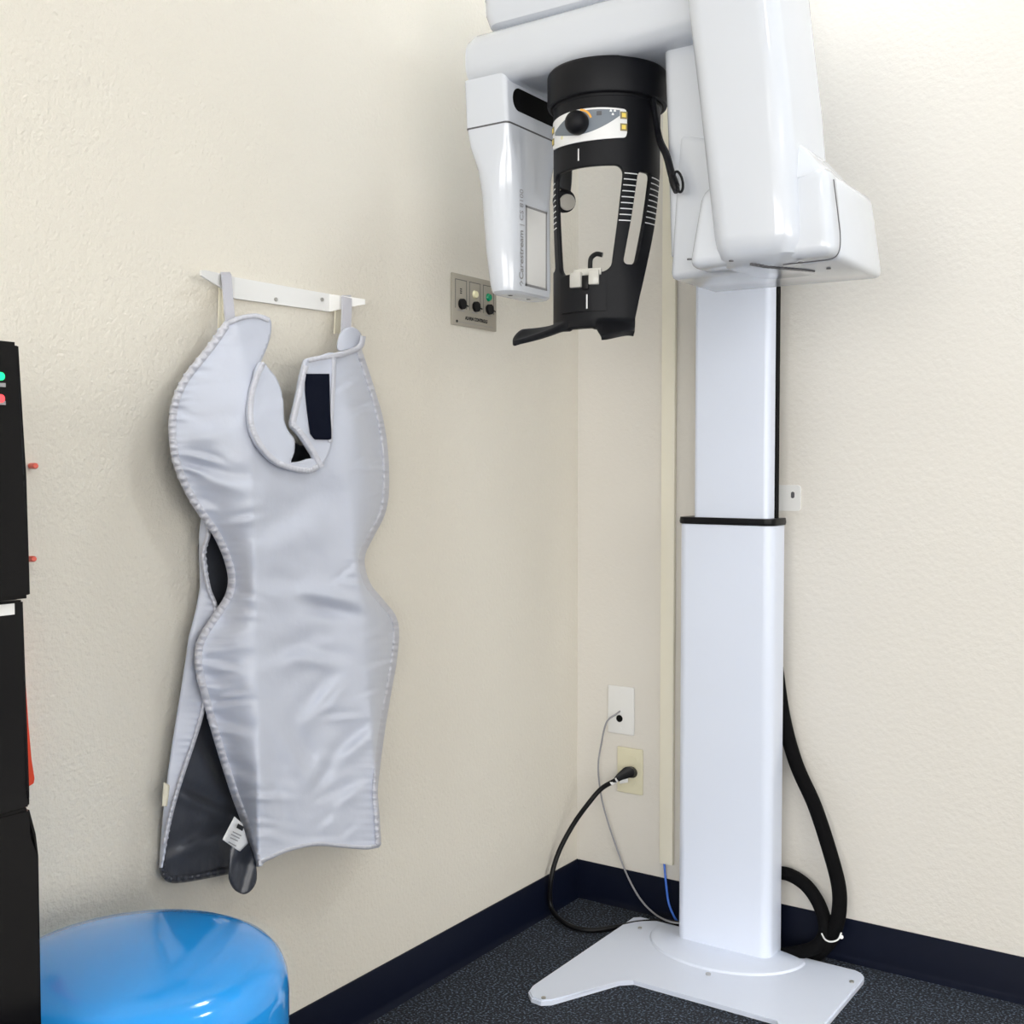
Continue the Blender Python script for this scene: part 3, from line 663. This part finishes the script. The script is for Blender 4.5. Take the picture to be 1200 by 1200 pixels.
fc = finish('folded_corner', grid_sheet(smooth_poly([(271, 985), (281, 968), (291, 985), (299, 1008), (301, 1030), (295, 1043), (285, 1048), (275, 1041), (269, 1022)], 3), 2, lambda px, py: onx(px, py, .088 + .004 * math.sin(px * .22 + py * .06))), 'lining', ap, ang=80, flip=False)
solidify(fc, .004, -1)
LB = [(275, 957), (261, 984), (281, 998), (291, 988), (284, 965)]
lb = finish('care_label', grid_sheet(LB, 2, lambda px, py: onx(px, py, .094 + .002 * math.sin(px * .2))), 'panel_white', ap, ang=80, flip=False); solidify(lb, .001, -1)
for (ax, ay, bx_, by) in ((273, 974, 283, 979), (271, 977, 281, 982), (270, 981, 279, 985), (268, 986, 277, 991)):
    bm = NB(); bm.faces.new([bm.verts.new(onx(*q, .0975)) for q in ((ax, ay), (ax - .5, ay + 1.2), (bx_ - .5, by + 1.2), (bx_, by))]); finish('label_print', bm, 'ink_grey', lb)
bm = NB(); bm.faces.new([bm.verts.new(onx(*q, .0975)) for q in ((279, 965), (277, 970), (284, 974), (286, 969))]); finish('label_print', bm, 'ink', lb)
lb2 = finish('side_label', grid_sheet([(192, 917), (199, 920), (196, 945), (190, 945)], 2, lambda px, py: onx(px, py, .046)), 'strap_cream', ap, flip=False, ang=80); solidify(lb2, .001, -1)
def band(name, pts, m_, th=.0025):
    """pts: (px left, px right, py, w)"""
    bm = NB(); g = []
    for a, b_, py, w_ in pts:
        p, q = onx(a, py, w_), onx(b_, py, w_); d = Vector((th, 0, 0)); g.append([bm.verts.new(c) for c in (p, q, q + d, p + d)])
    for p, q in zip(g, g[1:]):
        for i in range(4): bm.faces.new((p[i], p[(i + 1) % 4], q[(i + 1) % 4], q[i]))
    bm.faces.new(g[0]); bm.faces.new(list(reversed(g[-1]))); return finish(name, bm, m_, ap, ang=50)
band('hanging_loop', [(258, 268, 319, .020), (259, 270, 322, .034), (260, 271, 335, .036), (262, 273, 360, .046), (264, 275, 382, .060)], 'strap')
band('hanging_loop', [(256, 260, 322, .012), (256, 260, 345, .012), (255, 259, 388, .030)], 'strap_cream')
band('hanging_loop', [(260, 263, 330, .010), (260, 262.5, 385, .030)], 'strap_cream')
band('hanging_loop', [(400, 410, 346, .022), (400, 411, 350, .036), (400, 411, 365, .044), (399, 410, 390, .054)], 'strap')
band('hanging_loop', [(392, 399, 346, .012), (392, 399, 365, .014), (391, 398, 391, .020)], 'strap_cream')

# ------------------------------------------------------------------ alarm control plate on the left wall
A0, A1 = onx(528, 319, 0), onx(528, 380, 0); A2 = onx(580, 388, 0)
ay0, ay1, az0, az1 = A0.y, A2.y, A1.z, A0.z
al = thing('alarm_panel', (0, (ay0 + ay1) / 2, az0), 'small brushed metal alarm control plate with keys on the left wall', 'control panel')
wd = ay1 - ay0; ht = az1 - az0
BX('plate', .0005, .004, ay0, ay1, az0, az1, 'plate', al, r=.001, seg=2)
for k in range(3):
    cy_ = ay0 + wd * (.19 + .31 * k); hw = wd * .125
    bm = NB(); t_ = .0012
    for q in ((cy_ - hw, cy_ + hw, az1 - ht * .12, az1 - ht * .12 + t_), (cy_ - hw, cy_ - hw + t_, az0 + ht * .33, az1 - ht * .12), (cy_ + hw - t_, cy_ + hw, az0 + ht * .33, az1 - ht * .12)): box(bm, .004, .0045, *q)
    finish('printed_outline', bm, 'seam', al)
    p = Vector((.004, cy_ + .002, az0 + ht * .42))
    ks = finish('key_switch', disc(NB(), p, (1, 0, 0), wd * .072, .006, 20, wd * .068), 'black', al)
    finish('lever', tube(NB(), [p + Vector((.004, .0, 0)), p + Vector((.005, .010, -.002)), p + Vector((.005, .017, -.003))], .0016, 8), 'black', ks)
    BX('caption', .004, .0044, cy_ - hw * .6, cy_ + hw * .6, az0 + ht * .285, az0 + ht * .30, 'ink_grey', al)
    if k: finish('indicator', lathe(NB(), (0, 0, 0), [(.0, 0), (.0, 0)]) if False else disc(NB(), (.004, cy_, az0 + ht * .66), (1, 0, 0), wd * .055, .005, 18, wd * .042), 'cream_lamp' if k == 1 else 'green', al)
    else:
        for f_ in (.62, .66, .70): BX('printed_mark', .004, .0044, cy_ - .003, cy_ + .003, az0 + ht * f_, az0 + ht * (f_ + .022), 'ink', al)
finish('lettering', text_bm('ALARM CONTROLS', .0098, lambda u, v: Vector((.0046, ay0 + wd * .53 + u * .93, az0 + ht * .135 + v)), 'CENTER', bold=.0005), 'ink', al)
BX('printed_line', .004, .0044, ay0 + wd * .12, ay0 + wd * .93, az0 + ht * .065, az0 + ht * .072, 'ink_grey', al)
finish('screw', disc(NB(), (.004, ay0 + wd * .1, az0 + ht * .075), (1, 0, 0), .0028, .001, 12), 'ink', al)

# ------------------------------------------------------------------ right wall: plates, raceway, bracket, cables
def wplate(name, px0, py0, px1, py1, m_, label, cat):
    a, b_ = ony(px0, py0, 0), ony(px1, py1, 0)
    t = thing(name, ((a.x + b_.x) / 2, 0, b_.z), label, cat)
    BX('cover', a.x, b_.x, -.006, -.0005, b_.z, a.z, m_, t, r=.0025)
    return t, a, b_
wp, a, b_ = wplate('wall_plate', 713.5, 802, 744, 862, 'white_matte', 'white blank wall plate with a round black hole and grey wire', 'wall plate')
finish('hole', disc(NB(), ony(726, 842, -.006), (0, -1, 0), .0085, .0012, 20), 'dark', wp)
xc = (a.x + b_.x) / 2
for f_ in (.12, .88): finish('screw', disc(NB(), (xc, -.006, lerp(b_.z, a.z, f_)), (0, -1, 0), .003, .001, 12), 'white_matte', wp)
op, a, b_ = wplate('power_outlet', 724.5, 874, 754, 932, 'ivory', 'ivory power outlet below the white wall plate with a black plug in it', 'outlet')
xc = (a.x + b_.x) / 2
finish('screw', disc(NB(), (xc, -.006, lerp(b_.z, a.z, .68)), (0, -1, 0), .003, .001, 12), 'ivory', op)
for f_ in (.30, .72):
    zc = lerp(b_.z, a.z, f_); rr = ring(xc - .017, xc + .017, zc - .014, zc + .014, .011)
    finish('socket', prism(NB(), [(x, -.006, z) for x, z in rr], (0, -.0012, 0)), 'ivory', op)
# power cord with its plug
pg = ony(737, 905, -.02)
cord = thing('electrical_cable', (.1, -.03, .006), 'thick black power cord looping from the ivory outlet to the floor', 'cord')
e_ = ony(722, 914, -.050)
pl_ = finish('plug', loft(NB(), [[ony(740, 905, -.008) + Vector((.016 * k * math.cos(t * math.pi / 8), 0, .014 * k * math.sin(t * math.pi / 8))) for t in range(16)] for k in (.95, 1)] +
      [[ony(736, 905, -.030) + Vector((.015 * math.cos(t * math.pi / 8), .004 * math.cos(t * math.pi / 8), .013 * math.sin(t * math.pi / 8))) for t in range(16)],
       [ony(727, 910, -.042) + Vector((.009 * math.cos(t * math.pi / 8), .006 * math.cos(t * math.pi / 8), .009 * math.sin(t * math.pi / 8))) for t in range(16)],
       [e_ + Vector((.005 * math.cos(t * math.pi / 8), .004 * math.cos(t * math.pi / 8), .006 * math.sin(t * math.pi / 8))) for t in range(16)]]), 'black', cord)
finish('white_cuff', tube(NB(), [e_ + Vector((.002, .002, .001)), ony(716, 918, -.054)], .0058, 12), 'white_matte', cord)
finish('white_tag', hexa(NB(), [ony(726, 918, -.036), ony(736, 917, -.030), ony(736, 917, -.022), ony(726, 919, -.028), ony(727, 910, -.036), ony(736, 909, -.030), ony(736, 909, -.022), ony(727, 910, -.028)], .001, 1), 'white_matte', cord)
zc = .0075
cpts = [e_, ony(705, 924, -.06), ony(690, 941, -.08), ony(672, 966, -.10), ony(655, 998, -.13), ony(644, 1030, -.155), onz(646, 1064, .022), onz(664, 1083, .010), onz(690, 1090, zc), onz(722, 1086.5, zc), onz(748, 1081.5, zc), onz(775, 1080, .009), onz(800, 1083, .009), onz(830, 1092, zc)]
for p in cpts: p.x = max(p.x, .022)
finish('lead', tube(NB(), spline(cpts, 10), .0058, 12), 'black', cord)
gpts = [ony(727, 833, -.004), ony(722, 837, -.014), ony(711, 846, -.022), ony(705, 870, -.024), ony(701, 900, -.026), ony(705, 935, -.024), ony(713, 965, -.020), ony(725, 1000, -.016), ony(736, 1028, -.018), ony(750, 1053, -.022), ony(766, 1070, -.028), onz(783, 1079.5, .021), onz(800, 1082.5, .021)]
tag(finish('grey_wire', tube(NB(), spline(gpts, 8), .0022, 8), 'grey_cable'), 'thin grey wire hanging from the white wall plate to the floor', 'wire')
r0, r1 = ony(772.5, 1011, -.012), ony(788, 1011, -.012)
bm = zloft(NB(), [(r0.z, r0.x, r1.x, -.013, -.0005, .002), (2.7, r0.x, r1.x, -.013, -.0005, .002)], 2)
tag(finish('cable_raceway', bm, 'race'), 'ivory plastic cable raceway running up the wall beside the white column', 'raceway')
bpts = [ony(778, 1004, -.006), ony(778.5, 1013, -.007), ony(780, 1030, -.013), ony(783, 1055, -.018), ony(788, 1070, -.022), ony(794, 1080, -.028), ony(806, 1088, -.04)]
tag(finish('blue_cable', tube(NB(), spline(bpts, 8), .0028, 8), 'blue_cable'), 'thin blue network cable dropping out of the ivory raceway', 'cable')
# steel bracket to the wall beside the column
b0, b1 = ony(880, 568, -.004), ony(938, 599, -.004)
bt = thing('wall_bracket', (b1.x, 0, b1.z), 'small white slotted wall bracket right of the column above its black collar', 'bracket')
rr = ring(b0.x, b1.x, b1.z, b0.z, .008)
finish('bracket_plate', prism(NB(), [(x, -.0005, z) for x, z in rr], (0, -.004, 0)), 'white_matte', bt)
sc = ony(929, 579, -.0046); rr = ring(sc.x - .004, sc.x + .004, sc.z - .009, sc.z + .005, .0038)
finish('slot', prism(NB(), [(x, -.0044, z) for x, z in rr], (0, -.0006, 0)), 'seam', bt)
BX('flange', b0.x + .002, b0.x + .050, -.060, -.004, b1.z - .004, b1.z, 'white_matte', bt)
# hoses
def yl(*q): return [ony(*p) for p in q]
h1 = yl((898, 700, -.028), (908, 770, -.026), (918, 840, -.026), (933, 895, -.030), (955, 945, -.036), (973, 1000, -.045), (983, 1040, -.052), (983, 1070, -.055), (977, 1092, -.056), (968, 1108, -.052), (950, 1122, -.040), (925, 1126, -.030))
tag(finish('corrugated_hose', tube(NB(), spline(h1, 10), .0155, 14), 'hose'), 'long black cable hose coming down behind the white column', 'hose')
h2 = yl((880, 1020, -.026), (905, 1022, -.026), (925, 1025, -.030), (944, 1037, -.036), (958, 1056, -.042), (966, 1078, -.050), (966, 1096, -.060), (955, 1110, -.066), (930, 1117, -.064), (900, 1120, -.046))
tag(finish('corrugated_hose', tube(NB(), spline(h2, 10), .0145, 14), 'hose'), 'short black hose arching out low behind the white column', 'hose')
zt = thing('zip_tie', ony(975, 1100, -.06), 'white cable tie around the two black hoses', 'cable tie')
lpz = [ony(963, 1094, -.072), ony(967, 1101, -.082), ony(974, 1103.5, -.086), ony(982, 1101, -.082), ony(986, 1093, -.074)]
finish('strap', tube(NB(), spline(lpz, 6), .0017, 8), 'white_matte', zt)
finish('lock', disc(NB(), ony(986, 1098, -.078), (CAM - ony(986, 1098, -.078)), .0042, .004, 12), 'white_matte', zt)

# ------------------------------------------------------------------ blue drum stool
st = thing('drum_stool', (.266, -1.511, 0), 'glossy blue plastic drum stool beside the black water cooler', 'stool')
RB = .187
finish('drum', lathe(NB(), (.266, -1.511, 0), [(.165, .002), (.172, .006), (.180, .10), (RB - .001, .25), (RB, .395), (RB - .002, .412), (RB - .008, .427), (RB - .018, .438), (RB - .034, .446), (.12, .4535), (.06, .4605), (.004, .462)], 96), 'blue', st)

# ------------------------------------------------------------------ black water cooler at the left edge
wc = thing('water_cooler', (.18, -1.87, 0), 'black water cooler at the left edge with green and red indicator lights', 'water cooler')
YF, YN = -1.712, -2.02
def xat(px, py):                                        # x where the pixel ray meets the far side plane of the cooler
    return ony(px, py, YF)
def profile(pts): return [(ony(px, py, YF).x, ony(px, py, YF).z) for px, py in pts]
pt = profile([(24, 401), (31, 560), (38, 701)])
BXX = .03
def slab(name, prof, xb, m_, r=.004, y0=YN, y1=YF):
    poly = [(xb, prof[0][1])] + prof + [(xb, prof[-1][1])]
    bm = prism(NB(), [(x, y1, z) for x, z in poly], (0, y0 - y1, 0))
    if r: bmesh.ops.bevel(bm, geom=list(bm.edges), offset=r, segments=2, affect='EDGES')
    return finish(name, bm, m_, wc)
head = slab('control_head', pt, BXX, 'black_gloss')
rec = profile([(28, 703), (30, 800), (33, 925), (36, 945)])
slab('dispenser_bay', rec, BXX, 'black', .002)
low = profile([(36, 946), (40, 978)]); xb_ = ony(47, 1003, YF); low += [(xb_.x, xb_.z), (xb_.x + .001, .02)]
slab('lower_cabinet', low, BXX, 'black_gloss', .003)
def xon(px, py):                                        # a point on the front face
    z = ony(px, py, YF).z
    x = interp([(a[1], a[0]) for a in reversed(pt)], z) + .001
    return onx(px, py, x)
for (px, py), m_ in (((0, 441), 'led_green'), ((0, 467), 'led_red')):
    finish('indicator_light', disc(NB(), xon(px, py), (1, 0, 0), .0042, .002, 16), m_, head)
for py in (451, 472):
    p = xon(1, py); BX('caption', p.x, p.x + .0006, p.y - .02, p.y + .005, p.z - .002, p.z + .002, 'ink_grey', head)
p0, p1 = onx(17, 707, ony(28, 707, YF).x + .0015), onx(17, 720, ony(28, 720, YF).x + .0015)
BX('white_strip', p0.x - .001, p0.x, p0.y - .15, p0.y, p1.z, p0.z, 'white_matte', wc)
# red things on the wall beyond the cooler
rp = [(20, 722), (27, 750), (30, 800), (33.5, 850), (37, 890), (40.5, 912), (39.5, 918), (33, 922), (15, 922), (15, 722)]
tag(finish('hanging_tool', prism(NB(), [onx(x, y, .022) for x, y in rp], (-.020, 0, 0)), 'red'), 'flat red plastic tool hanging on the wall behind the water cooler', 'tool')
for py, lab, dx in ((546, 'upper small red peg on the wall beside the water cooler', 42), (655, 'lower small red peg on the wall beside the water cooler', 40)):
    p = onx(dx - 6, py, .0)
    q = onx(dx, py, .03); 
    tag(finish('wall_peg', tube(NB(), [p + Vector((.0005, 0, 0)), p.lerp(q, .9), q], lambda t: .0042 if t < .95 else .003, 12), 'red'), lab, 'peg', 'red wall pegs')
